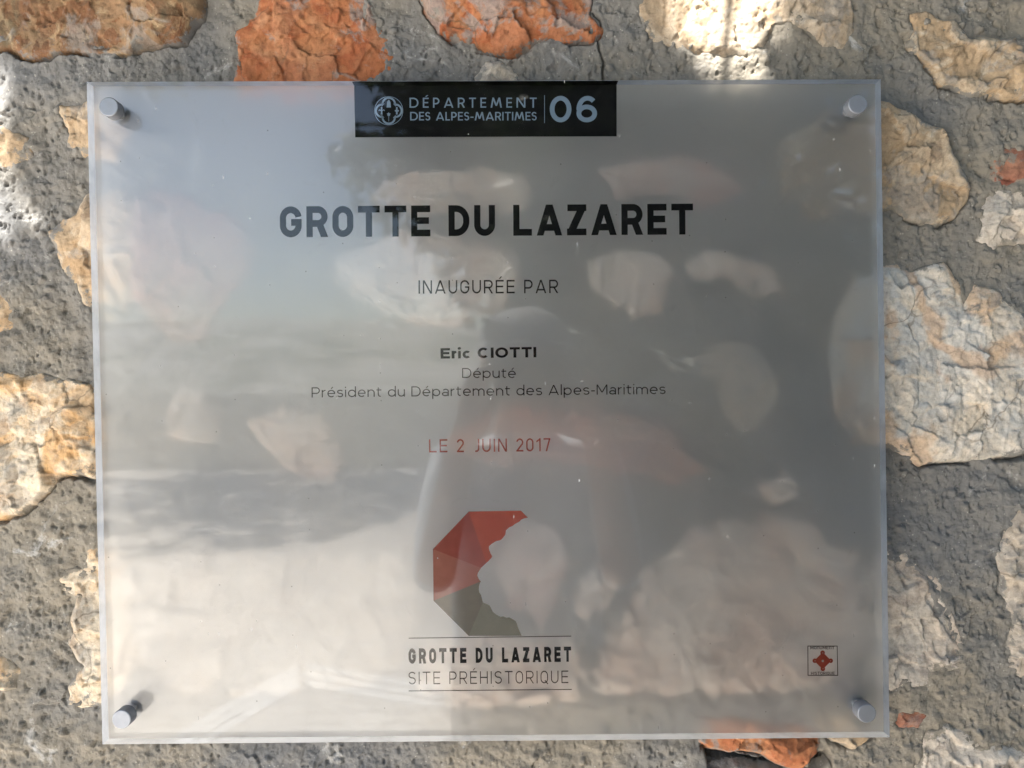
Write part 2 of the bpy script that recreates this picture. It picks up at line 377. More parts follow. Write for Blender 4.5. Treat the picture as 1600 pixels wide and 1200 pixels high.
# shrinkage crack running down from the orange stone
crack = np.array([at(*q, WALL_Y) for q in [(925, 22), (938, 32), (940, 52), (934, 64), (939, 88), (944, 98), (941, 116), (946, 150)]])-np.array([0, ZC])
cd = np.full(X.shape, 1.0)
Xw, Zw = X+.0010*fbm(X, Z, 150, 3, 5), Z
for i in range(len(crack)-1):
    a_, b_ = crack[i], crack[i+1]; e = b_-a_
    t_ = np.clip(((Xw-a_[0])*e[0]+(Zw-a_[1])*e[1])/(e@e), 0, 1)
    cd = np.minimum(cd, np.hypot(Xw-a_[0]-t_*e[0], Zw-a_[1]-t_*e[1]))
Mh -= .006*(1-sstep(.0004, .0013, cd))
for k, s in enumerate(stones):
    lo = s['P'].min(0)-.03; hi = s['P'].max(0)+.03
    i0, i1 = np.searchsorted(ax, [lo[0], hi[0]]); j0, j1 = np.searchsorted(az, [lo[1], hi[1]])
    sub = (slice(j0, j1), slice(i0, i1))
    xs, zs = wz(X[sub], Z[sub], 200+k*7, .0065)
    sd = poly_sd(xs, zs, s['P'])
    lip = np.exp(-((sd+.004)/.006)**2)
    Mh[sub] += .0030*lip*(.25+fbm(X[sub], Z[sub], 34, 3, 400+k))
    Mh[sub] += .0034*np.exp(-((sd-.004)/.006)**2)*np.clip(fbm(X[sub], Z[sub], 48, 4, 440+k, .6)*1.6, -.2, 1)     # mortar lapped over the rim here and there
    if s['crev']:                            # undercut: the mortar falls back below the stone's lower edge
        sdn = poly_sd(xs, zs+.004, s['P'])
        under = sstep(-.0015, .001, sdn)*(1-sstep(.0, .004, sd))
        gate = sstep(-.25, .1, fbm(X[sub], Z[sub], 26, 2, 500+k))
        Mh[sub] -= .011*under*gate
    Mh[sub] -= .006*sstep(.006, .014, sd)
# open cavity under the orange stone below the plaque
cav = np.array([at(*q, WALL_Y) for q in [(1100, 1168), (1160, 1180), (1195, 1184), (1232, 1200), (1262, 1196), (1290, 1165), (1300, 1185), (1300, 1212), (1245, 1216), (1205, 1208), (1150, 1202), (1104, 1206)]])-np.array([0, ZC])
csd = poly_sd(*wz(X, Z, 999, .004), cav)
Mh -= .024*sstep(-.001, .006, csd)
ny, nx = X.shape
co = np.stack([X.ravel(), (WALL_Y-Mh).ravel(), (Z+ZC).ravel()], 1)
I = np.arange(nx*ny).reshape(ny, nx)
quads = np.stack([I[:-1, :-1].ravel(), I[:-1, 1:].ravel(), I[1:, 1:].ravel(), I[1:, :-1].ravel()], 1)
me = mesh_np('mortar', co, quads)
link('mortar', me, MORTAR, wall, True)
# the wall's body behind its face
bm = bmesh.new()
bmesh.ops.create_cube(bm, size=1, matrix=Matrix.Translation((0, WALL_Y+.23, 1.4)) @ Matrix.Diagonal((3.0, .36, 2.8, 1)))
me = bpy.data.meshes.new('core'); bm.to_mesh(me); bm.free()
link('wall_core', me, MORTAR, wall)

def stone_mesh(k, s):
    st = s['step']; P = s['P']
    xs = np.arange(P[:, 0].min()-.010, P[:, 0].max()+.010, st); zs = np.arange(P[:, 1].min()-.010, P[:, 1].max()+.010, st)
    X, Z = np.meshgrid(xs, zs)
    xw, zw = wz(X, Z, 200+k*7, .0065)
    sd = poly_sd(xw, zw, P)
    r = np.random.RandomState(1000+k)
    c = P.mean(0); size = np.sqrt(np.prod(P.max(0)-P.min(0)))
    H = s['H']
    prof = H*(1-np.exp(-np.clip(sd, 0, None)/(.0045+.02*min(size, .12))))
    fac = np.full(X.shape, 1.0)
    wx = X+.006*fbm(X, Z, 40, 3, 31+k); wz_ = Z+.006*fbm(X, Z, 40, 3, 57+k)
    for q in range(8):
        a = r.uniform(0, 2*pi); g = r.uniform(.03, .34)
        px, pz = c+r.uniform(-.42, .42, 2)*size
        fac = np.minimum(fac, H*r.uniform(.75, 1.15)+g*((wx-px)*cos(a)+(wz_-pz)*sin(a)))
    h = np.minimum(prof, np.maximum(fac, .25*prof))
    # broken ledges
    S = s['S']; ang = r.uniform(.3, 1.2)*(1 if r.rand() < .5 else -1)
    u = (X*cos(ang)+Z*sin(ang))
    tn = fbm(X+.3*u, Z, 16, 4, 700+k, .55)*2.4+u*(14 if S > .0035 else 5)
    fl = np.floor(tn*1.6); fr = tn*1.6-fl
    ledge = (_h(fl.astype(np.int64), np.zeros_like(fl, dtype=np.int64), 3+k)/4294967296.0)
    nxt = (_h(fl.astype(np.int64)+1, np.zeros_like(fl, dtype=np.int64), 3+k)/4294967296.0)
    led = ledge+(nxt-ledge)*sstep(.80, 1.0, fr)
    inn = sstep(.0, .008, sd)
    h = h+inn*S*1.5*(led-.5)
    wf = .0045*fbm(X, Z, 70, 4, 811+k, .6); wg = .0045*fbm(X, Z, 70, 4, 821+k, .6)
    fa, ida = facets(X+wf, Z+wg, r.uniform(30, 48), 900+k*3, .06, .30, .45)
    fb, idb = facets(X+wf*.7, Z+wg*.7, r.uniform(95, 140), 950+k*3, .08, .34, .45)
    h = h+inn*(fa*.75+fb*sstep(-.15, .25, fbm(X, Z, 28, 2, 830+k)))
    h = h+inn*(.0018*fbm(X, Z, 38, 3, 800+k, .55)+.0010*fbm(X, Z, 170, 4, 870+k, .68))
    fw, fi = worley(X+.003*perlin(X*90, Z*90, k), Z+.003*perlin(X*90, Z*90, k+3), 150, 900+k)
    h = h-inn*.0018*(fi > .8)*np.clip(1-fw/.4, 0, 1)*sstep(-.1, .2, fbm(X, Z, 22, 2, 840+k))
    h = np.minimum(h, .0205)
    h = h+.0004-np.where(sd < 0, (-sd)*2.2, 0)
    if s['crev']: h += .0015
    keep = sd > -.0055
    ny, nx = X.shape
    I = np.arange(nx*ny).reshape(ny, nx)
    kq = keep[:-1, :-1] & keep[:-1, 1:] & keep[1:, 1:] & keep[1:, :-1]
    quads = np.stack([I[:-1, :-1][kq], I[:-1, 1:][kq], I[1:, 1:][kq], I[1:, :-1][kq]], 1)
    used = np.unique(quads); remap = np.full(nx*ny, -1); remap[used] = np.arange(len(used))
    co = np.stack([X.ravel(), (WALL_Y-h).ravel(), (Z+ZC).ravel()], 1)[used]
    me = mesh_np('stone', co, remap[quads])
    attr(me, 'edge', sd.ravel()[used]); attr(me, 'face_id', (.65*ida+.35*idb).ravel()[used])
    return me
pal_cache = {}
for k, s in enumerate(stones):
    key = (s['pal'], k if s['step'] < .002 and s['lab'] else k % 3)
    if key not in pal_cache: pal_cache[key] = mat_stone('stone_'+s['pal'], seed=3+k*1.618, smear=1.0, **PAL[s['pal']])
    o = link('stone', stone_mesh(k, s), pal_cache[key], wall, True)
    if s['lab']: o['label'] = s['lab']

# ------------------------------------------------------------------ plaque
TH = .010
PY = TH-.0004                               # the printing lies on the frosted back, seen through the clear slab
plaque = empty('wall_plaque', (0, 0, ZC), 'frosted clear acrylic plaque with black lettering fixed to a stone wall', 'plaque')
corners = [at(135.5, 128), at(1376, 124), at(1390, 1152), at(160, 1163)]     # front face, clockwise from top left
def mat_front():
    t = NT('clear_acrylic'); p = pos(t)
    fr = t.n('ShaderNodeFresnel'); fr.inputs[0].default_value = 1.5
    tr = t.n('ShaderNodeBsdfTransparent'); tr.inputs[0].default_value = (.985, .99, .99, 1)
    gl = t.n('ShaderNodeBsdfGlossy'); gl.inputs['Roughness'].default_value = .03
    gl.inputs['Normal'].default_value = (0, 0, 0)
    t.l(t.bump(t.noise(p, 7, 2), .0005, .12), gl.inputs['Normal'])
    mx = t.n('ShaderNodeMixShader'); t.l(fr.outputs[0], mx.inputs[0]); t.l(tr.outputs[0], mx.inputs[1]); t.l(gl.outputs[0], mx.inputs[2])
    # dust specks and hairline scratches
    sx = t.n('ShaderNodeSeparateXYZ'); t.l(p, sx.inputs[0])
    def flat(kx, kz):
        cb = t.n('ShaderNodeCombineXYZ'); t.l(t.math('MULTIPLY', sx.outputs[0], kx), cb.inputs[0]); t.l(t.math('MULTIPLY', sx.outputs[2], kz), cb.inputs[1]); return cb.outputs[0]
    def vor(kx, kz):
        vo = t.n('ShaderNodeTexVoronoi', voronoi_dimensions='2D'); t.l(flat(kx, kz), vo.inputs['Vector']); vo.inputs['Scale'].default_value = 1
        sc_ = t.n('ShaderNodeSeparateColor'); t.l(vo.outputs['Color'], sc_.inputs[0]); return vo.outputs['Distance'], sc_.outputs[0]
    d1, c1 = vor(72.3, 71.1); d2, c2 = vor(120, 26); d3, c3 = vor(60, 60)
    sp = t.math('MULTIPLY', t.rng(d1, .012, .045, 1, 0), t.rng(c1, .93, .935))
    sp = t.math('MAXIMUM', sp, t.math('MULTIPLY', t.rng(d2, .02, .045, 1, 0), t.rng(c2, .978, .98)))
    sp = t.math('MAXIMUM', t.math('MULTIPLY', sp, .75), t.math('MULTIPLY', t.rng(t.noise(p, 38, 7, .78, .8), .58, .80), .09))   # specks, ticks, dried drips
    df = t.n('ShaderNodeBsdfDiffuse'); df.inputs[0].default_value = (.7, .7, .7, 1)
    m2 = t.n('ShaderNodeMixShader'); t.l(sp, m2.inputs[0]); t.l(mx.outputs[0], m2.inputs[1]); t.l(df.outputs[0], m2.inputs[2])
    t.l(m2.outputs[0], t.out.inputs[0])
    return t.m
def mat_frost():
    t = NT('frosted_acrylic'); p = pos(t)
    rf = t.n('ShaderNodeBsdfRefraction'); rf.inputs['Roughness'].default_value = .41; rf.inputs['IOR'].default_value = 1.35
    rf.inputs['Color'].default_value = (.95, .96, .97, 1)
    df = t.n('ShaderNodeBsdfDiffuse'); df.inputs[0].default_value = (.80, .81, .82, 1)
    tl = t.n('ShaderNodeBsdfTranslucent'); tl.inputs[0].default_value = (.93, .93, .93, 1)
    m1 = t.n('ShaderNodeMixShader'); m1.inputs[0].default_value = .55; t.l(df.outputs[0], m1.inputs[1]); t.l(tl.outputs[0], m1.inputs[2])
    m2 = t.n('ShaderNodeMixShader'); t.val(m2.inputs[0], t.rng(t.noise(p, 6, 4, .6), .25, .75, .40, .58)); t.l(rf.outputs[0], m2.inputs[1]); t.l(m1.outputs[0], m2.inputs[2])
    # the frosted face mirrors a little of what the front lets through
    gl = t.n('ShaderNodeBsdfGlossy'); gl.inputs['Roughness'].default_value = .17
    m3 = t.n('ShaderNodeMixShader'); m3.inputs[0].default_value = .065; t.l(m2.outputs[0], m3.inputs[1]); t.l(gl.outputs[0], m3.inputs[2])
    t.l(m3.outputs[0], t.out.inputs[0])
    return t.m
def mat_edge():
    t = NT('acrylic_edge'); p = pos(t)
    df = t.n('ShaderNodeBsdfDiffuse'); df.inputs[0].default_value = (.56, .59, .64, 1)
    tl = t.n('ShaderNodeBsdfTranslucent'); tl.inputs[0].default_value = (.70, .75, .83, 1)
    m1 = t.n('ShaderNodeMixShader'); m1.inputs[0].default_value = .5; t.l(df.outputs[0], m1.inputs[1]); t.l(tl.outputs[0], m1.inputs[2])
    gl = t.n('ShaderNodeBsdfGlossy'); gl.inputs['Roughness'].default_value = .16
    m2 = t.n('ShaderNodeMixShader'); m2.inputs[0].default_value = .22; t.l(m1.outputs[0], m2.inputs[1]); t.l(gl.outputs[0], m2.inputs[2])
    tr = t.n('ShaderNodeBsdfTransparent'); m3 = t.n('ShaderNodeMixShader')
    t.l(t.rng(t.noise(p, 22, 4, .6), .35, .7, .05, .38), m3.inputs[0]); t.l(m2.outputs[0], m3.inputs[1]); t.l(tr.outputs[0], m3.inputs[2])
    t.l(m3.outputs[0], t.out.inputs[0])
    return t.m
bm = bmesh.new()
fv = [bm.verts.new((x, 0, z)) for x, z in corners]; bv = [bm.verts.new((x, TH, z)) for x, z in corners]
f = bm.faces.new(fv); f.material_index = 0
f = bm.faces.new(bv[::-1]); f.material_index = 1
for i in range(4):
    j = (i+1) % 4
    f = bm.faces.new((fv[j], fv[i], bv[i], bv[j])); f.material_index = 2
bmesh.ops.recalc_face_normals(bm, faces=bm.faces)
me = bpy.data.meshes.new('panel'); bm.to_mesh(me); bm.free()
link('panel', me, [mat_front(), mat_frost(), mat_edge()], plaque)

def mat_print(name, col, rough=.06, spec=.5, var=.12):
    t = NT(name); p = pos(t)
    c = t.mix(t.rng(t.noise(p, 90, 4, .7), .4, .7, 0, var), col, tuple(min(1, q*1.5+.02) for q in col))
    t.principled(c, .6, None, **{'Specular IOR Level': .02}); return t.m
INK = mat_print('black_ink', (.012, .012, .013)); INKL = mat_print('grey_ink', (.030, .029, .030))
REDINK = mat_print('red_ink', (.28, .055, .035)); SILVER = mat_print('silver_grey_ink', (.24, .33, .43))

# ---- stroke lettering: every glyph is a set of strokes / polygons in cap-height units
def arc(cx, cy, rx, ry, a0, a1, n=None):
    n = n or max(4, int(abs(a1-a0)/7))
    return [(cx+rx*cos(radians(a0+(a1-a0)*i/n)), cy+ry*sin(radians(a0+(a1-a0)*i/n))) for i in range(n+1)]
XH = .73
def glyph(ch, w, W):
    """strokes: ('s', pts, closed) / polygons ('p', pts)"""
    a = w/2; T, B = 1-a, a; Rr = W-a; r = max((W-w)/2, .01); cx = W/2; S = []
    def s(pts, closed=False): S.append(('s', pts, closed))
    def p(pts): S.append(('p', pts))
    if ch == 'É': S = glyph('E', w, W); S.append(('p', [(W*.38, 1.08), (W*.38+w*.95, 1.08), (W*.38+w*.95+.18, 1.26), (W*.38+.17, 1.26)])); return S
    if ch == 'é': S = glyph('e', w, W); S.append(('p', [(W*.42, .82), (W*.42+w*.95, .82), (W*.42+w*.95+.16, 1.02), (W*.42+.15, 1.02)])); return S
    if ch == 'E': s([(a, 0), (a, 1)]); s([(a, T), (W, T)]); s([(a, .51), (W*.93, .51)]); s([(a, B), (W, B)])
    elif ch == 'L': s([(a, 1), (a, 0)]); s([(a, B), (W, B)])
    elif ch == 'T': s([(0, T), (W, T)]); s([(cx, T), (cx, 0)])
    elif ch == 'I': s([(cx, 0), (cx, 1)])
    elif ch == 'l': s([(cx, 0), (cx, 1.06)])
    elif ch == 'i': s([(cx, 0), (cx, XH)]); p(arc(cx, .96, w*.62, w*.62, 0, 345, 14))
    elif ch == 'H': s([(a, 0), (a, 1)]); s([(Rr, 0), (Rr, 1)]); s([(a, .51), (Rr, .51)])
    elif ch == 'Π': s([(a, 0), (a, T), (Rr, T), (Rr, 0)])
    elif ch in 'O0': s(arc(cx, T-min(r, .5-a), r, min(r, .5-a), 0, 180)+arc(cx, B+min(r, .5-a), r, min(r, .5-a), 180, 360), True)
    elif ch == 'o': pass
    elif ch == 'Ø': s(arc(cx, .5, r, .5-a, 0, 355, 60), True)             # oval nought
    elif ch == 'Q': S = glyph('O', w, W); S.append(('s', [(W*.58, .24), (W*.98, -.06)], False))
    elif ch == 'U': s([(a, 1)]+arc(cx, B+r, r, r, 180, 360)+[(Rr, 1)])
    elif ch == 'J': s([(Rr, 1)]+arc(Rr-min(r, .3), B+min(r, .3), min(r, .3), min(r, .3), 0, -115))
    elif ch == 'D':
        q = min(W-w, .5-a)*.92
        s([(a, 0), (a, 1)]); s([(a, T)]+arc(Rr-q, T-q, q, q, 90, 0)+arc(Rr-q, B+q, q, q, 0, -90)+[(a, B)])
    elif ch in 'PR':
        m = .44 if ch == 'R' else .40; q = (T-m)/2
        s([(a, 0), (a, 1)]); s([(a, T)]+arc(Rr-q, T-q, q, q, 90, -90)+[(a, m)])
        if ch == 'R': p([(W*.44, m), (W*.44+w*1.15, m), (W+.02, 0), (W+.02-w*1.18, 0)])
    elif ch == 'G':
        s(arc(cx, T-r, r, r, 8, 180)+arc(cx, B+r, r, r, 180, 360)+[(Rr, .48+a), ]); s([(W*.52, .48), (W, .48)])
    elif ch == 'C': s(arc(cx, .5, r*1.06, .5-a, 48, 312))
    elif ch == 'S':
        ru = (T-.52)/2; rl = (.52-B)/2
        s(arc(cx, T-ru, r, ru, 22, 270)+arc(cx, B+rl, r, rl, 90, -158)[1:])
    elif ch == 'Z': s([(.02, T), (W, T)]); s([(0, B), (W, B)]); hw = w*1.32; p([(W-hw, T), (W, T), (hw, B), (0, B)])
    elif ch == 'A':
        hw = w*1.08; p([(0, 0), (hw, 0), (cx+hw*.5, 1), (cx-hw*.5, 1)]); p([(W-hw, 0), (W, 0), (cx+hw*.5, 1), (cx-hw*.5, 1)])
        s([(W*.17, .26), (W*.83, .26)])
    elif ch == 'N': hw = w*1.2; s([(a, 0), (a, 1)]); s([(Rr, 0), (Rr, 1)]); p([(0, 1), (hw, 1), (W, 0), (W-hw, 0)])
    elif ch == 'M':
        hw = w*1.1; s([(a, 0), (a, 1)]); s([(Rr, 0), (Rr, 1)])
        p([(0, 1), (hw, 1), (cx+hw*.5, .22), (cx-hw*.5, .22)]); p([(W-hw, 1), (W, 1), (cx+hw*.5, .22), (cx-hw*.5, .22)])
    elif ch == 'µ':                                                        # splayed M
        hw = w*1.1; d = .16*W
        p([(0, 0), (hw, 0), (d+hw, 1), (d, 1)]); p([(W-hw, 0), (W, 0), (W-d, 1), (W-d-hw, 1)])
        p([(d, 1), (d+hw, 1), (cx+hw*.5, .18), (cx-hw*.5, .18)]); p([(W-d-hw, 1), (W-d, 1), (cx+hw*.5, .18), (cx-hw*.5, .18)])
    elif ch == '2':
        s(arc(cx, T-r, r, r, 170, -32)+[(a*1.15, B)]); s([(0, B), (W, B)])
    elif ch == '1': s([(Rr, 0), (Rr, 1)]); p([(0, .80), (0, .80-w*1.1), (Rr, 1-w*1.1), (Rr, 1)])
    elif ch == '7': s([(0, T), (W, T)]); hw = w*1.06; p([(W-hw, T), (W, T), (W*.30+hw, 0), (W*.30, 0)])
    elif ch == '6':
        rb = .335-a; s(arc(cx, .335, r, rb, 0, 355, 50), True)
        s(arc(cx+.03, .5, r+.03, .5-a, 47, 186))
    elif ch == '-': s([(0, .38), (W, .38)])
    elif ch == 'n':
        q = (W-w)/2; s([(a, 0), (a, XH)]); s(arc(cx, XH-a-q*.95, q, q*.95, 180, 0)+[(Rr, 0)])
    elif ch == 'm':
        q = (W/2-a)/2; s([(a, 0), (a, XH)])
        for c0 in (a+q, W/2+q): s(arc(c0, XH-a-q, q, q, 180, 0)+[(c0+q, 0)])
    elif ch == 'u': q = (W-w)/2; s([(Rr, 0), (Rr, XH)]); s([(a, XH)]+arc(cx, a+q*.95, q, q*.95, 180, 360))
    elif ch == 'r': s([(a, 0), (a, XH)]); s(arc(W*1.0, XH-a-(W-a)*.92, W-a, (W-a)*.92, 180, 90))
    elif ch == 't': q = W*.42; s([(W*.36, .92)]+arc(W*.36+q, a+q, q, q, 180, 285)); s([(0, XH-a), (W, XH-a)])
    elif ch == 'c': s(arc(cx, XH/2, r, XH/2-a, 46, 314))
    elif ch == 'e': s(arc(cx, XH/2, r, XH/2-a, 0, 312)); s([(a, XH/2), (W-a*.3, XH/2)])
    elif ch == 'd': s(arc(cx, XH/2, r, XH/2-a, 0, 352, 40), True); s([(Rr, 0), (Rr, 1.06)])
    elif ch == 'p': s(arc(cx, XH/2, r, XH/2-a, 0, 352, 40), True); s([(a, -.27), (a, XH)])
    elif ch == 'a':
        s([(Rr, 0)]+arc(cx+.02, XH-a-.2, Rr-cx-.02, .2, 0, 150)); s(arc(cx-.01, .215, cx-a-.0, .215-a, 0, 352, 40), True)
    elif ch == 's':
        ru = (XH-a-.375)/2; rl = (.375-a)/2
        s(arc(cx, XH-a-ru, r, ru, 25, 270)+arc(cx, a+rl, r, rl, 90, -155)[1:])
    return S
DIN = dict(G=.76, R=.74, O=.73, T=.76, E=.67, É=.67, D=.73, U=.73, L=.65, A=.89, Z=.68, N=.76, P=.71, S=.70, I=None, H=.76, Q=.73, J=.52, M=.95)
DIN.update({'2': .60, '0': .62, '1': .36, '7': .58, 'Π': .7, ' ': .30})
MON = dict(E=.72, C=.86, I=None, O=.98, T=.78, D=.88, P=.78, A=.98, M=1.02, r=.36, i=None, c=.66, é=.74, e=.74, p=.76, u=.68, t=.46, s=.58, d=.76, n=.68, a=.64, m=1.12, l=None)
MON.update({' ': .26, '-': .34})
NEU = dict(D=.80, É=.52, E=.52, P=.58, A=.86, R=.62, T=.62, N=.80, S=.52, L=.48, I=None)
NEU.update({'µ': 1.02, '-': .32, ' ': .34, 'Ø': .80, '6': .76})
def stroke_poly(pts, w, closed):
    P = [Vector(p) for p in pts]; n = len(P); L, R = [], []
    for i in range(n):
        if closed or 0 < i < n-1:
            d0 = (P[i]-P[i-1]).normalized(); d1 = (P[(i+1) % n]-P[i]).normalized()
        else:
            d0 = d1 = (P[1]-P[0]).normalized() if i == 0 else (P[-1]-P[-2]).normalized()
        n0 = Vector((-d0.y, d0.x)); n1 = Vector((-d1.y, d1.x)); m = (n0+n1)
        m = m.normalized() if m.length > 1e-6 else n0
        k = min(1/max(m.dot(n0), .35), 2.2)
        L.append(P[i]+m*k*w/2); R.append(P[i]-m*k*w/2)
    return L, R
class Print:
    """flat printing collected into one mesh on the plaque's front"""
    lift = 0
    def __init__(s, y=0.0): s.v = []; s.f = []; s.y = PY+y; s.n = 0
    def poly(s, pts):                       # pts in photo pixels
        y = s.y-.000006*(s.n % 40); s.n += 1
        b = len(s.v)
        for px, py in pts:
            x, z = at(px, py, PY); s.v.append((x, y, z))
        s.f.append(list(range(b, b+len(pts))))
    def strip(s, L, R, closed):
        y = s.y-.000006*(s.n % 40); s.n += 1
        b = len(s.v); n = len(L)
        for q in list(L)+list(R):
            x, z = at(q[0], q[1], PY); s.v.append((x, y, z))
        for i in range(n if closed else n-1):
            j = (i+1) % n; s.f.append([b+i, b+j, b+n+j, b+n+i])
    def stroke(s, pts, w, closed=False): s.strip(*stroke_poly(pts, w, closed), closed)
    def text(s, txt, tab, w, p0, p1, cap, track=.17):
        """p0, p1: baseline ends in photo pixels; cap: cap height in pixels"""
        x = 0; items = []
        for ch in txt:
            W = tab.get(ch); W = w if W is None else W
            if ch != ' ': items.append((ch, x, W))
            x += W+(track if ch != ' ' else track)
        total = items[-1][1]+items[-1][2]
        p0 = Vector(p0); p1 = Vector(p1); e = (p1-p0)/total; up = Vector((e.y, -e.x)).normalized()*cap
        sx = e.length/cap                   # horizontal squeeze of this line
        f = lambda q: p0+e*q[0]+up*q[1]
        for ch, x0, W in items:
            for g in glyph(ch, w, W):
                if g[0] == 'p': s.poly([f((q[0]+x0, q[1])) for q in g[1]])
                else:
                    L, R = stroke_poly(g[1], w, g[2])
                    s.strip([f((q[0]+x0, q[1])) for q in L], [f((q[0]+x0, q[1])) for q in R], g[2])
    def build(s, name, mat, parent=None, label=None):
        me = bpy.data.meshes.new(name); me.from_pydata(s.v, [], s.f)
        bm = bmesh.new(); bm.from_mesh(me)
        for f in bm.faces:
            f.normal_update()
            if f.normal.y > 0: f.normal_flip()
        bm.to_mesh(me); bm.free()
        o = link(name, me, mat, parent or plaque)
        if label: o['label'] = label
        return o

# header
hd = Print(0); hd.poly([(553.5, 138.5), (963.5, 136.5), (963.5, 213), (555, 214.5)])
(xa, za), (xb, zb) = at(553.5, 138.5, PY), at(963.5, 136.5, PY)
ztop = lambda x: corners[0][1]+(x-corners[0][0])/(corners[1][0]-corners[0][0])*(corners[1][1]-corners[0][1])
hd.v += [(xa, .0003, ztop(xa)-.0003), (xb, .0003, ztop(xb)-.0003), (xb, PY, ztop(xb)-.0003), (xa, PY, ztop(xa)-.0003)]; hd.f.append([4, 5, 6, 7])   # dark strip inside the cut edge, painting the header's internal reflection
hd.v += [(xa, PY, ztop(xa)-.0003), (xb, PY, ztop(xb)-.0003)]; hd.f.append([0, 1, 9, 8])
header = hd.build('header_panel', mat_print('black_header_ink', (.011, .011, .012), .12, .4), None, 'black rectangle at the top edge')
h = Print(-.0003)
h.text('DÉPARTEµENT', NEU, .13, (640, 168.5), (838.5, 168.5), 15.6, .40)
h.text('DES ALPES-µARITIµES', NEU, .135, (641, 188.4), (838.5, 188.4), 13.2, .13)
h.build('header_lettering', SILVER, header)
h = Print(-.0003)
h.text('Ø6', NEU, .175, (859.0, 191.2), (932.8, 191.2), 41.2, .19)
h.build('number_lettering', SILVER, header)
h = Print(-.0003); h.stroke([(850.8, 149), (850.8, 192.5)], .9); h.build('divider_line', SILVER, header)
h = Print(-.0003)
cx, cy_, k = 607.5, 173.2, 1/17.78
def eq(x, y): return (cx+x*k, cy_+y*k)
q4 = []
for a0, ox, oy in ((-90, 0, -185), (0, 185, 0), (90, 0, 185), (180, -185, 0)):
    q4 += [eq(ox+172*cos(radians(a0+t)), oy+172*sin(radians(a0+t))) for t in np.linspace(-95, 95, 22)]
h.stroke(q4, 2.9, True)
h.stroke([eq(392*cos(t), 392*sin(t)) for t in np.linspace(0, 2*pi, 64, endpoint=False)], .8, True)
h.poly([eq(*q) for q in ((-60, -90), (-45, -240), (-20, -290), (0, -310), (20, -290), (45, -240), (62, -90))])
h.poly([eq(*q) for q in ((170, -22), (170, 22), (280, 22), (280, -22))]); h.poly([eq(*q) for q in ((202, -100), (202, 105), (246, 105), (246, -100))])
h.poly([eq(*q) for q in ((-217, -95), (-217, 100), (-178, 100), (-178, -95), (-197, -108))])
h.stroke([eq(*q) for q in ((-275, 5), (-255, -25), (-225, -10), (-197, 20), (-170, -10), (-140, -25), (-115, 5))], 1.3)
h.stroke([eq(-225, 92), eq(-170, 92)], 1.6)
h.poly([eq((58 if i % 2 == 0 else 34)*cos(i*pi/5-pi/2), 100+(58 if i % 2 == 0 else 34)*sin(i*pi/5-pi/2)) for i in range(10)])
h.stroke([eq(0, 140), eq(0, 295)], .7)
h.build('emblem', SILVER, header)

# main lines
t = Print(); t.text('GROTTE DU LAZARET', DIN, .216, (437.5, 370.8), (1083, 366.4), 48.2, .17); t.build('title_lettering', INK, None, 'large bold black title line')
t = Print(); t.text('INAUGURÉE PAR', DIN, .118, (654, 459.0), (872, 458.0), 21.0, .24); t.build('subtitle_lettering', INKL)
t = Print(); t.text('Eric CIOTTI', MON, .215, (688.5, 560.3), (838, 558.3), 16.2, .13); t.build('name_lettering', INK, None, 'small bold black line')
t = Print(); t.text('Député', MON, .10, (722, 590.6), (806, 590.6), 15.6, .17); t.build('role_lettering', INKL)
t = Print(); t.text('Président du Département des Alpes-Maritimes', MON, .102, (487, 621.0), (1040, 615.6), 15.8, .175); t.build('office_lettering', INKL)
t = Print(); t.text('LE 2 JUIN 2017', DIN, .118, (670.5, 707.0), (860, 705.0), 20.5, .25); t.build('date_lettering', REDINK, None, 'thin red date line')
# cave emblem
def lg(X_, Y_): return (660+X_/5.455, 780+Y_/5.455)
prof = [(900,158),(870,162),(840,175),(826,192),(790,210),(768,228),(740,240),(712,265),(710,285),(706,302),(690,325),(672,345),(655,352),(632,356),(610,368),(588,382),(568,400),(566,420),(572,440),(582,466),(595,485),(588,500),(560,530)]
prof2 = [(472,630),(468,652),(475,670),(486,690),(498,700)]
prof3 = [(498,700),(488,718),(482,740),(480,770),(485,795),(498,815),(505,840),(515,880)]
prof4 = [(515,880),(545,892),(572,905),(588,935),(600,960),(620,978),(640,990),(665,1002),(690,1000),(715,1010),(740,1008),(770,1022),(795,1040),(806,1065),(815,1095),(845,1164)]
for nm, col, pts in (('a', (.32, .062, .036), [(395,105),(840,98)]+prof+[(545,543)]),
                     ('b', (.235, .057, .044), [(395,105),(545,543),(500,585),(90,425)]),
                     ('c', (.28, .105, .078), [(90,425),(500,585)]+prof2+[(95,865)]),
                     ('d', (.135, .115, .085), [(95,865)]+prof3+[(395,1165)]),
                     ('e', (.170, .158, .122), [(515,880)]+prof4+[(395,1165)])):
    t = Print(0); t.poly([lg(*q) for q in pts])
    t.build('emblem_facet', mat_print('emblem_ink', col, .08, .5, .2), None, {'a': 'bright red facet', 'b': 'dark red facet', 'c': 'brownish red facet', 'd': 'olive brown facet', 'e': 'sage green facet'}[nm])
t = Print(); t.stroke([(638.5, 997.2), (892.5, 994.0)], 1.25); t.build('rule_line', INKL)
t = Print(); t.stroke([(638.5, 1079.6), (893.5, 1077.2)], 1.25); t.build('rule_line', INKL)
t = Print(); t.text('GROTTE DU LAZARET', DIN, .25, (638.5, 1037.0), (892.5, 1033.8), 23.6, .34); t.build('site_name_lettering', INK, None, 'small bold black line under the red emblem')
t = Print(); t.text('SITE PRÉHISTORIQUE', DIN, .088, (638.5, 1069.4), (888, 1067.2), 19.6, .30); t.build('site_kind_lettering', INKL)
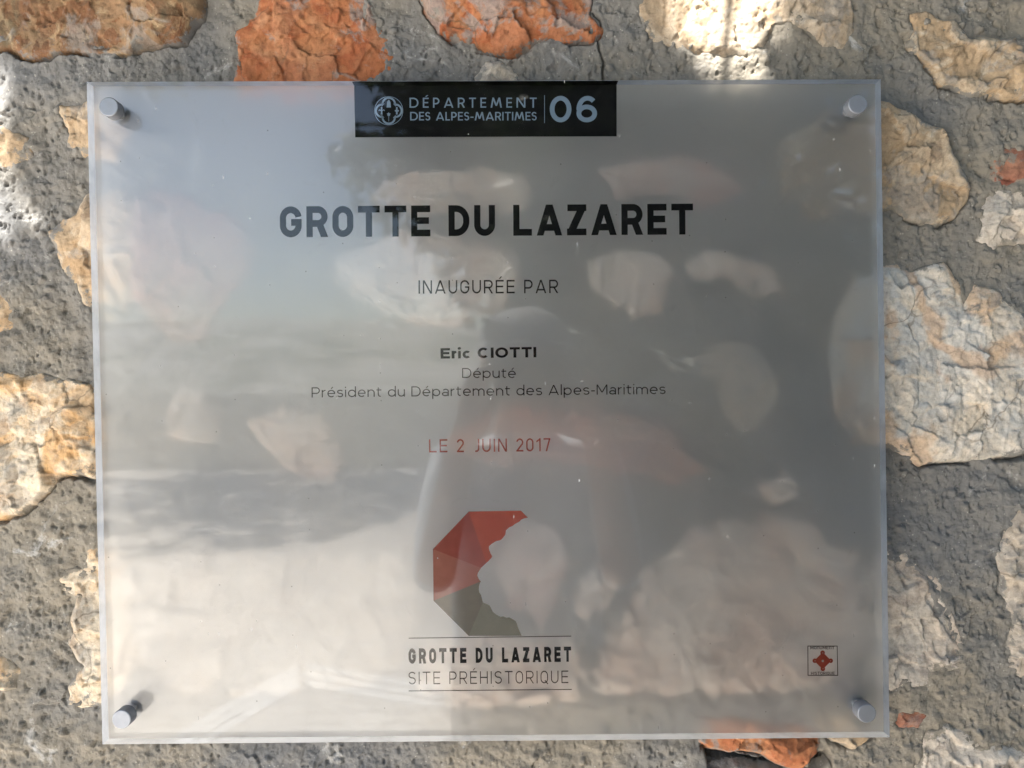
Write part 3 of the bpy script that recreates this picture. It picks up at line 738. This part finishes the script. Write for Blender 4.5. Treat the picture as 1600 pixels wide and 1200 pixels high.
# monument mark
def mm(X_, Y_): return (1250+X_/18.457, 1000+Y_/18.457)
t = Print(); t.stroke([mm(225, 175), mm(1072, 175), mm(1088, 1020), mm(232, 1020)], 1.2, True)
t.text('MOΠUMEΠT', DIN, .17, mm(300, 268), mm(990, 266), 4.8, .16)
t.text('HISTORIQUE', DIN, .16, mm(315, 1003), mm(995, 1001), 4.8, .16)
t.build('monument_mark', INKL, None, 'small square outline with lettering')
red = Print(-.0003)
red.poly([mm(*q) for q in ((650, 345), (900, 595), (650, 845), (405, 595))])
red.n = 0
for c0 in ((648, 362), (880, 594), (655, 828), (422, 594)):
    red.y -= .00001
    red.poly([mm(c0[0]+66*cos(a), c0[1]+66*sin(a)) for a in np.linspace(0, 2*pi, 24, endpoint=False)])
red.build('monument_cross', REDINK, None, 'small red cross pattern')
dots = Print(-.0005)
for c0, r0 in (((650, 597), 34), ((650, 366), 13), ((878, 594), 13), ((656, 822), 13), ((428, 594), 13)):
    dots.poly([mm(c0[0]+r0*cos(a), c0[1]+r0*sin(a)) for a in np.linspace(0, 2*pi, 16, endpoint=False)])
dots.build('monument_dots', mat_print('pale_ink', (.42, .38, .34), .1))

# standoff fixings
def lathe(prof, seg=40):
    bm = bmesh.new(); rings = []
    for r, y in prof:
        rings.append([bm.verts.new((r*cos(2*pi*i/seg), y, r*sin(2*pi*i/seg))) for i in range(seg)] if r > 1e-6 else [bm.verts.new((0, y, 0))])
    for A, B in zip(rings, rings[1:]):
        for i in range(seg):
            j = (i+1) % seg
            if len(A) == 1: bm.faces.new((A[0], B[i], B[j]))
            elif len(B) == 1: bm.faces.new((A[i], A[j], B[0]))
            else: bm.faces.new((A[i], A[j], B[j], B[i]))
    bmesh.ops.recalc_face_normals(bm, faces=bm.faces)
    me = bpy.data.meshes.new('turned'); bm.to_mesh(me); bm.free(); return me
def mat_metal():
    t = NT('satin_aluminium'); p = pos(t)
    n = t.bump(t.noise(p, 900, 3), .0002, .15)
    t.principled((.225, .24, .27), t.rng(t.noise(p, 200, 3), .3, .7, .42, .56), n, Metallic=.62); return t.m
METAL = mat_metal()
ts = NT('lightened_shank'); ts.principled((.60, .62, .65), .5); SHANK_GREY = ts.m  # shank lightened with plain grey in place of dark metal reflections
RK = .0071; HK = .0105
cap_prof = [(0, -HK), (RK*.90, -HK), (RK*.97, -HK+.0002), (RK, -HK+.0006), (RK, -.0003), (0, -.0003)]
bar_prof = [(0, TH+.0004), (RK*.97, TH+.0004), (RK, TH+.0010), (RK, WALL_Y+.012), (0, WALL_Y+.012)]
shank_prof = [(0, -.0003), (RK*.45, -.0003), (RK*.45, TH+.0004), (0, TH+.0004)]
for i, (px, py) in enumerate(((169.5, 166.5), (1340.5, 162.5), (1354.8, 1115.2), (189.5, 1124.5))):
    x, z = at(px, py, -HK)
    cap_me = lathe(cap_prof)
    o = link('standoff_cap', cap_me, METAL, plaque, False); o.location = (x, 0, z-ZC); o.matrix_parent_inverse = Matrix.Identity(4)
    for f in cap_me.polygons: f.use_smooth = False
    for nm, prof_ in (('barrel', bar_prof), ('shank', shank_prof)):
        b = link(nm, lathe(prof_), SHANK_GREY if nm == 'shank' else METAL, None, False); b.parent = o

# ------------------------------------------------------------------ the place in front of the wall (gives the light, the shade and the reflections)
def mat_ground():
    t = NT('pale_paving'); p = pos(t)
    c = t.ramp(t.noise(p, 1.6, 5, .6), [(.3, (.66, .61, .55)), (.6, (.80, .745, .675))])
    br = t.n('ShaderNodeTexBrick'); t.l(p, br.inputs['Vector']); br.inputs['Scale'].default_value = 2.0
    br.inputs['Color1'].default_value = (1, 1, 1, 1); br.inputs['Color2'].default_value = (.88, .87, .86, 1); br.inputs['Mortar'].default_value = (.55, .53, .5, 1)
    br.inputs['Mortar Size'].default_value = .012
    c = t.mix(1.0, c, br.outputs[0], 'MULTIPLY')
    t.principled(c, .85, t.bump(t.noise(p, 40, 5), .004, .4)); return t.m
def plane(name, pts, z, mat):
    me = bpy.data.meshes.new(name); me.from_pydata([(x, y, z) for x, y in pts], [], [list(range(len(pts)))])
    return link(name, me, mat)
meta(plane('pavement', [(-40, -13.2), (.12, -13.2), (.12, .05), (-40, .05)], .004, mat_ground()), None, None, None, 'structure')
tg = NT('dry_ground'); pg = pos(tg)
tg.principled(tg.ramp(tg.noise(pg, .8, 5), [(.3, (.10, .10, .085)), (.7, (.16, .15, .12))]), .9)
meta(plane('ground', [(-200, -200), (200, -200), (200, 40), (-200, 40)], 0, tg.m), None, None, None, 'structure')

def mat_leaf(name, c1, c2):
    t = NT(name); p = pos(t)
    c = t.ramp(t.noise(p, 9, 3), [(.35, c1), (.65, c2)])
    pr = t.principled(c, .5); 
    tl = t.n('ShaderNodeBsdfTranslucent'); t.l(c, tl.inputs[0])
    mx = t.n('ShaderNodeMixShader'); mx.inputs[0].default_value = .25
    t.l(pr.outputs[0], mx.inputs[1]); t.l(tl.outputs[0], mx.inputs[2]); t.l(mx.outputs[0], t.out.inputs[0]); return t.m
tb = NT('bark'); pb = pos(tb)
tb.principled(tb.ramp(tb.noise(pb, 25, 5), [(.3, (.06, .045, .03)), (.7, (.16, .13, .10))]), .9, tb.bump(tb.noise(pb, 60, 5), .01, .8)); BARK = tb.m
def leaves(centres, size, rng):
    """folded leaf blades: 6 verts, two halves bent along the midrib"""
    n = len(centres); v = np.zeros((n, 6, 3)); f = []
    nrm = rng.normal(size=(n, 3)); nrm[:, 2] = np.abs(nrm[:, 2])+.3; nrm /= np.linalg.norm(nrm, axis=1)[:, None]
    t_ = np.cross(nrm, rng.normal(size=(n, 3))); t_ /= np.linalg.norm(t_, axis=1)[:, None]
    b = np.cross(nrm, t_); s = size*rng.uniform(.7, 1.25, n)[:, None]
    c = np.asarray(centres)
    v[:, 0] = c-t_*s*.5; v[:, 1] = c+t_*s*.5-nrm*s*.08
    v[:, 2] = c-t_*s*.15+b*s*.26+nrm*s*.05; v[:, 3] = c+t_*s*.22+b*s*.20+nrm*s*.05
    v[:, 4] = c-t_*s*.15-b*s*.26+nrm*s*.05; v[:, 5] = c+t_*s*.22-b*s*.20+nrm*s*.05
    base = np.arange(n)[:, None]*6
    q = np.concatenate([base+np.array([[0, 2, 3, 1]]), base+np.array([[0, 1, 5, 4]])])
    return mesh_np('leaves', v.reshape(-1, 3), q)
def tube(bm, pts, rad, seg=8):
    rings = []
    for i, p in enumerate(pts):
        p = Vector(p); d = (Vector(pts[min(i+1, len(pts)-1)])-Vector(pts[max(i-1, 0)])).normalized()
        u = d.orthogonal().normalized(); w_ = d.cross(u)
        rings.append([bm.verts.new(p+(u*cos(2*pi*k/seg)+w_*sin(2*pi*k/seg))*rad[i]) for k in range(seg)])
    for A, B in zip(rings, rings[1:]):
        for k in range(seg): bm.faces.new((A[k], A[(k+1) % seg], B[(k+1) % seg], B[k]))
    bm.faces.new(rings[0][::-1]); bm.faces.new(rings[-1])
def bm_obj(name, bm, mat, parent=None, smooth=True):
    me = bpy.data.meshes.new(name); bm.to_mesh(me); bm.free(); return link(name, me, mat, parent, smooth)

# shade tree left of the camera: its crown keeps the sun off the wall except through a few gaps
tree = empty('shade_tree', (-2.5, -1.7, 0), 'leafy shade tree standing in front of the wall', 'tree')
rng = np.random.RandomState(11)
sun = np.array(SUN)
gapsA = [np.array([at(*q, WALL_Y) for q in g]) for g in (
    [(1062, -90), (1192, -90), (1195, 60), (1200, 110), (1180, 150), (1085, 150), (1048, 105), (1072, 40)],
    [(-150, 215), (60, 205), (62, 300), (40, 365), (-150, 375)])]
GAPW = (.020, .028)
N = 21000
u = np.cross(sun, [0, 0, 1]); u /= np.linalg.norm(u); vv = np.cross(u, sun)
ctr = np.array([.10, 0, ZC+.05])+sun*2.3
ab = rng.uniform(-1, 1, (N*2, 2)); ab = ab[(np.abs(ab)**2.6).sum(1) < 1][:N]
P = ctr+ab[:, :1]*1.45*u+ab[:, 1:]*1.25*vv+rng.uniform(-.55, .55, (len(ab), 1))*sun
tt = (WALL_Y-P[:, 1])/(-sun[1]); Q = P-sun*tt[:, None]
ok = np.ones(len(P), bool)
for g, gw in zip(gapsA, GAPW): ok &= poly_sd(Q[:, 0], Q[:, 2], g) < -gw
ok &= ((P-ctr) @ vv > -.95)
P = P[ok]
hi = np.stack([rng.uniform(-.9, 3.4, 5200), rng.uniform(-3.0, -.25, 5200), 3.5+rng.normal(0, .28, 5200)], 1)
hi = hi[(hi[:, 0] > .25) | (hi[:, 1] > -1.7)]   # overhead leaves added to block sky light, over the wall's right half
tt = (WALL_Y-hi[:, 1])/(-sun[1]); Q = hi-sun*tt[:, None]
ok = np.ones(len(hi), bool)
for g, gw in zip(gapsA, GAPW): ok &= poly_sd(Q[:, 0], Q[:, 2], g) < -gw
P = np.concatenate([P, hi[ok]])
for *q, sg in ((150, 985, .045), (212, 300, .016), (228, 330, .016), (885, 1090, .045)):          # added leaf clumps plugging the crown where sun leaks onto the wall
    x_, z_ = at(*q, WALL_Y); P = np.concatenate([P, np.array([x_, WALL_Y, z_])+sun*1.95+rng.normal(0, sg, (70, 3))])
shoulder = np.array([-.10, -1.12, 1.34]); rel = P-shoulder; al = rel @ sun
P = P[~((np.linalg.norm(rel-al[:, None]*sun, axis=1) < .50) & (al > 0) & (P[:, 0] > -1.7) & (P[:, 1] < -1.6))]
link('crown', leaves(P, .105, rng), mat_leaf('leaf', (.035, .065, .020), (.07, .11, .035)), tree)
bm = bmesh.new()
top = ctr+np.array([-.2, -.1, .25])
tube(bm, [(-2.5, -1.7, -.1), (-2.45, -1.68, 1.2), (-2.1, -1.6, 2.3), tuple(ctr+np.array([-.7, -.2, .1]))], [.13, .11, .085, .05], 12)
for a in range(9):
    d = rng.uniform(-1, 1, 2)
    e = ctr+d[0]*1.2*u+d[1]*1.0*vv
    s0 = np.array([-2.1, -1.6, 2.3])*(1-a/9*.8)+(ctr+np.array([-.7, -.2, .1]))*(a/9*.8)
    tube(bm, [tuple(s0), tuple((s0+e)/2+np.array([0, 0, .12])), tuple(e)], [.035, .02, .007], 7)
# the twig whose shadow crosses the bright patch
tw = [np.array([at(*q, WALL_Y)[0], WALL_Y, at(*q, WALL_Y)[1]])+sun*d for *q, d in ((1180, -420, 1.9), (1158, -200, 1.1), (1146, 0, .85), (1141, 60, .84), (1131, 130, .84), (1119, 250, .84))]
tube(bm, [tuple(q) for q in tw], [.007, .005, .0036, .0034, .003, .002], 6)
bm_obj('trunk', bm, BARK, tree)

# hedge right of the camera, mirrored in the right half of the plaque
hedge = empty('evergreen_hedge', (3, -3.3, 0), 'tall dark evergreen hedge facing the wall', 'hedge')
n = 30000
hp = np.stack([rng.uniform(.0, 6, n), -3.3+rng.normal(0, .28, n), rng.uniform(.0, 1, n)**1.15*3.1], 1)
hp[:, 1] += .2*np.sin(hp[:, 0]*3)+.15*np.sin(hp[:, 2]*4+hp[:, 0])
hp[:, 2] *= 1+.08*np.sin(hp[:, 0]*2.2)
link('crown', leaves(hp, .14, rng), mat_leaf('hedge_leaf', (.02, .04, .016), (.05, .08, .03)), hedge)
bm = bmesh.new()
for x in np.arange(.3, 6, .9): tube(bm, [(x, -3.35, -.05), (x+.05, -3.3, 1.5), (x, -3.32, 2.6)], [.05, .04, .015], 7)
bm_obj('stem', bm, BARK, hedge)

# tree added beyond the photographer to block bright sky mirrored in the upper middle
gt = empty('sky_block_tree', (.6, -7.6, 0), 'dark rounded tree added behind the photographer to block mirrored sky', 'tree')
a_ = rng.normal(size=(20000, 3)); a_ /= np.linalg.norm(a_, axis=1)[:, None]
a_ *= (rng.uniform(.05, 1, 20000)**.45)[:, None]*(1+.20*np.sin(a_[:, :1]*7+a_[:, 1:2]*5+a_[:, 2:]*4)+.16*np.sin(a_[:, 2:]*13+a_[:, :1]*9))
link('crown', leaves(a_*np.array([1.9, 1.5, 2.3])+np.array([.65, -7.6, 4.0]), .20, rng), mat_leaf('sky_block_leaf', (.03, .055, .02), (.06, .10, .035)), gt)
bm = bmesh.new(); tube(bm, [(.6, -7.6, -.1), (.65, -7.6, 1.5), (.55, -7.6, 3), (.7, -7.6, 4.8)], [.16, .13, .10, .04], 12)
for q in range(5): tube(bm, [(.57, -7.6, 2.8), (.6+.5*cos(q*1.3), -7.6+.5*sin(q*1.3), 3.7), (.6+1.2*cos(q*1.3), -7.6+1.1*sin(q*1.3), 4.7)], [.07, .05, .015], 8)
bm_obj('trunk', bm, BARK, gt)

# the photographer, mirrored faintly in the plaque
person = empty('person', (.05, -1.12, 0), 'person in a light blue shirt and grey cap holding up a phone', 'person')
V, E_, RAD = [], [], []
def j(p, r, parent=None):
    V.append(p); RAD.append(r if isinstance(r, tuple) else (r, r))
    if parent is not None: E_.append((parent, len(V)-1))
    return len(V)-1
pel = j((.05, -1.13, .94), (.165, .115)); sp_ = j((.05, -1.13, 1.10), (.145, .11), pel); ch = j((.05, -1.11, 1.28), (.165, .115), sp_)
nb = j((.05, -1.085, 1.395), (.075, .07), ch); nk = j((.05, -1.06, 1.445), (.056, .056), nb)
hd0 = j((.05, -1.03, 1.50), (.068, .075), nk); hd1 = j((.05, -1.03, 1.56), (.078, .092), hd0); hd2 = j((.05, -1.035, 1.615), (.070, .082), hd1)
for sx in (-1, 1):
    X0 = lambda d: .05+sx*d
    sh = j((X0(.165), -1.10, 1.340), .060, ch); el = j((X0(.185), -.96, 1.12), .042, sh)
    wr = j((X0(.120), -.78, 1.40), .027, el); pa = j((X0(.095), -.715, 1.455), (.030, .020), wr); kn = j((X0(.088), -.690, 1.495), (.030, .016), pa)
    hip = j((X0(.088), -1.13, .86), (.088, .092), pel); kne = j((X0(.10), -1.10, .48), .058, hip); ank = j((X0(.105), -1.14, .09), .041, kne)
    toe = j((X0(.12), -1.01, .035), (.042, .030), ank)
    for q, (dx, ln) in enumerate(((-.024, .9), (-.008, 1.0), (.009, .95), (.025, .75))):
        f0 = j((X0(.088)+dx*.6, -.676, 1.510+.004*q), .0088, kn)
        f1_ = j((X0(.075)+dx-sx*.012*ln, -.660, 1.527), .0082, f0); j((X0(.055)+dx-sx*.020*ln, -.655, 1.540), .0075, f1_)
    t0 = j((X0(.070), -.700, 1.475), .0100, pa); t1 = j((X0(.052), -.690, 1.495), .0090, t0); j((X0(.045), -.672, 1.512), .0080, t1)
me = bpy.data.meshes.new('body'); me.from_pydata(V, E_, [])
tmp = bpy.data.objects.new('body_cage', me); C.objects.link(tmp)
sk = tmp.modifiers.new('skin', 'SKIN'); sk.use_smooth_shade = True
lay = me.skin_vertices[0].data if me.skin_vertices else None
if lay is None:
    bpy.context.view_layer.objects.active = tmp; bpy.ops.mesh.customdata_skin_add(); lay = me.skin_vertices[0].data
for i, r_ in enumerate(RAD): lay[i].radius = r_; lay[i].use_root = (i == 0)
ss = tmp.modifiers.new('smooth', 'SUBSURF'); ss.levels = 2; ss.render_levels = 2
dg = bpy.context.evaluated_depsgraph_get()
body_me = bpy.data.meshes.new_from_object(tmp.evaluated_get(dg)); body_me.name = 'body'
bpy.data.objects.remove(tmp)
def cloth(name, c, r=.85):
    t = NT(name); p = pos(t); t.principled(t.mix(t.rng(t.noise(p, 30, 4), .4, .7, 0, .35), c, tuple(q*.7 for q in c)), r, t.bump(t.noise(p, 14, 4, .6, 1), .02, .6)); return t.m
SKIN = cloth('skin', (.46, .27, .19), .5); SHIRT = cloth('blue_shirt', (.78, .83, .90)); TROUS = cloth('dark_trousers', (.22, .215, .21)); SHOE = cloth('shoe_leather', (.06, .05, .045), .5)
body_me.materials.clear()
body = link('body', body_me, [SKIN, SHIRT, TROUS, SHOE], person, True)
for f in body_me.polygons:
    c = f.center; d = abs(c.x-.05)
    f.material_index = 3 if c.z < .085 else 2 if c.z < .98 else 1 if (c.z < 1.41 and c.y < -.93) else 0
def blob(name, loc, sc_, mat, parent=person, seg=20):
    bm = bmesh.new(); bmesh.ops.create_uvsphere(bm, u_segments=seg, v_segments=seg//2+2, radius=1, matrix=Matrix.Translation(loc) @ Matrix.Diagonal((*sc_, 1)))
    return bm_obj(name, bm, mat, parent)
EYE = cloth('eye', (.12, .10, .09), .2); CAP = cloth('cap_cloth', (.30, .31, .33)); HAIR = cloth('hair', (.05, .04, .03))
for sx in (-1, 1):
    blob('eye', (.05+sx*.030, -.945, 1.553), (.012, .008, .007), EYE); blob('ear', (.05+sx*.080, -1.035, 1.548), (.010, .020, .032), SKIN)
blob('nose', (.05, -.936, 1.530), (.013, .020, .024), SKIN); blob('mouth', (.05, -.948, 1.495), (.024, .006, .006), cloth('lips', (.36, .15, .12), .4))
blob('hair', (.05, -1.055, 1.565), (.083, .085, .075), HAIR)
bm = bmesh.new()
bmesh.ops.create_uvsphere(bm, u_segments=32, v_segments=16, radius=1, matrix=Matrix.Translation((.05, -1.035, 1.588)) @ Matrix.Diagonal((.094, .108, .075, 1)))
bmesh.ops.bisect_plane(bm, geom=bm.verts[:]+bm.edges[:]+bm.faces[:], plane_co=(0, 0, 1.585), plane_no=(0, 0, -1), clear_outer=True)
for r0, r1 in ((0, 1),):
    a_ = [bm.verts.new((.05+.094*cos(t), -1.035+.106*sin(t), 1.590)) for t in np.linspace(.12, pi-.12, 20)]
    b_ = [bm.verts.new((.05+.10*cos(t), -1.00+.155*sin(t)**.8, 1.582-.012*abs(cos(t)))) for t in np.linspace(.12, pi-.12, 20)]
    for i in range(19): bm.faces.new((a_[i], a_[i+1], b_[i+1], b_[i]))
cap_o = bm_obj('cap', bm, CAP, person)
sol = cap_o.modifiers.new('thickness', 'SOLIDIFY'); sol.thickness = .003
bm = bmesh.new(); bmesh.ops.create_cube(bm, size=1, matrix=Matrix.Translation((.062, -.6485, 1.525)) @ Matrix.Diagonal((.140, .0075, .068, 1)))
bmesh.ops.bevel(bm, geom=bm.edges[:], offset=.003, segments=2, affect='EDGES')
tp = NT('phone_glass'); tp.principled((.02, .02, .022), .12)
phone = bm_obj('phone', bm, tp.m, None, False); meta(phone, 'slim dark phone held up in both hands by the photographer', 'phone')

# low white kerb stones at the turn of the path, mirrored as pale lines in the plaque's lower left
def mirrored(px, py, z=0.0):
    """where the ray of photo pixel (px, py), mirrored by the plaque, meets height z"""
    d = R3 @ np.array([(px-800)/F_PX, -(py-600)/F_PX, -1.0]); d[1] *= -1
    c = CAM*np.array([1, -1, 1]); t_ = (z-c[2])/d[2]; return c+d*t_
kerb = empty('kerb', tuple(mirrored(470, 1045)), 'pale flush kerb at the turn of the paved path', 'kerb')
tk = NT('pale_kerb_stone'); tk.principled((.94, .93, .91), .8)
for q in range(3):
    bm = bmesh.new(); h0 = .008
    pts = [mirrored(278, 1152+q*13, h0), mirrored(470, 1040+q*13, h0), mirrored(690, 1076+q*13, h0)]
    for a_, b_ in zip(pts, pts[1:]):
        d = Vector((b_-a_)).normalized(); nn = Vector((-d.y, d.x, 0))*.035
        v = [bm.verts.new(Vector(p_)+o_+Vector((0, 0, dz))) for dz in (0, -h0) for p_, o_ in ((a_, nn), (b_, nn), (b_, -nn), (a_, -nn))]
        for f in ((0, 1, 2, 3), (4, 7, 6, 5), (0, 4, 5, 1), (1, 5, 6, 2), (2, 6, 7, 3), (3, 7, 4, 0)): bm.faces.new([v[i] for i in f])
    bm_obj('kerb_step', bm, tk.m, kerb, False)

# open tree farther left: its shade falls in streaks on the paving
ot = empty('open_tree', (-11.6, -17.0, 0), 'tall open crowned tree far back on the left', 'tree')
a_ = rng.normal(size=(4200, 3)); a_ /= np.linalg.norm(a_, axis=1)[:, None]; a_ *= (rng.uniform(.1, 1, 4200)**.45)[:, None]
cl = a_*np.array([3.4, 3.6, .6])+np.array([-7.2, -16.6, 9.0])
cl += .35*np.stack([np.sin(cl[:, 1]*3), np.sin(cl[:, 0]*2.5), np.sin(cl[:, 0]*3+cl[:, 1]*2)], 1)
link('crown', leaves(cl, .26, rng), mat_leaf('open_leaf', (.05, .075, .04), (.09, .12, .06)), ot)
bm = bmesh.new(); tube(bm, [(-11.6, -17.0, -.1), (-11.4, -17, 3), (-9.8, -16.8, 6.5), (-7.6, -16.6, 8.6)], [.24, .19, .13, .06], 10)
for q in range(6): tube(bm, [(-9.0, -16.7, 7.4), (-7.2+1.2*cos(q*1.05), -16.6+1.1*sin(q*1.05), 8.7), (-7.2+2.4*cos(q*1.05), -16.6+2.4*sin(q*1.05), 9.0)], [.07, .05, .015], 7)
bm_obj('trunk', bm, BARK, ot)

# pale far hills closing the view behind the camera
xs = np.linspace(-150, 150, 160); ys = np.linspace(0, 1, 14)
HX, HT = np.meshgrid(xs, ys)
HY = -70-60*HT
HZ = sstep(0, 1, HT)*(13+8*fbm(HX, HY, .012, 4, 5))+1.2*fbm(HX, HY, .09, 4, 6)*HT-.5*(1-HT)
hn, hm = HX.shape; I = np.arange(hn*hm).reshape(hn, hm)
me = mesh_np('hills', np.stack([HX.ravel(), HY.ravel(), HZ.ravel()], 1), np.stack([I[:-1, :-1].ravel(), I[1:, :-1].ravel(), I[1:, 1:].ravel(), I[:-1, 1:].ravel()], 1))
th = NT('limestone_hill'); ph = pos(th)
th.principled(th.ramp(th.noise(ph, .12, 6, .65), [(.38, (.13, .15, .11)), (.5, (.36, .35, .30)), (.62, (.50, .48, .44))]), .95)
meta(link('hills', me, th.m, None, True), None, None, None, 'structure')
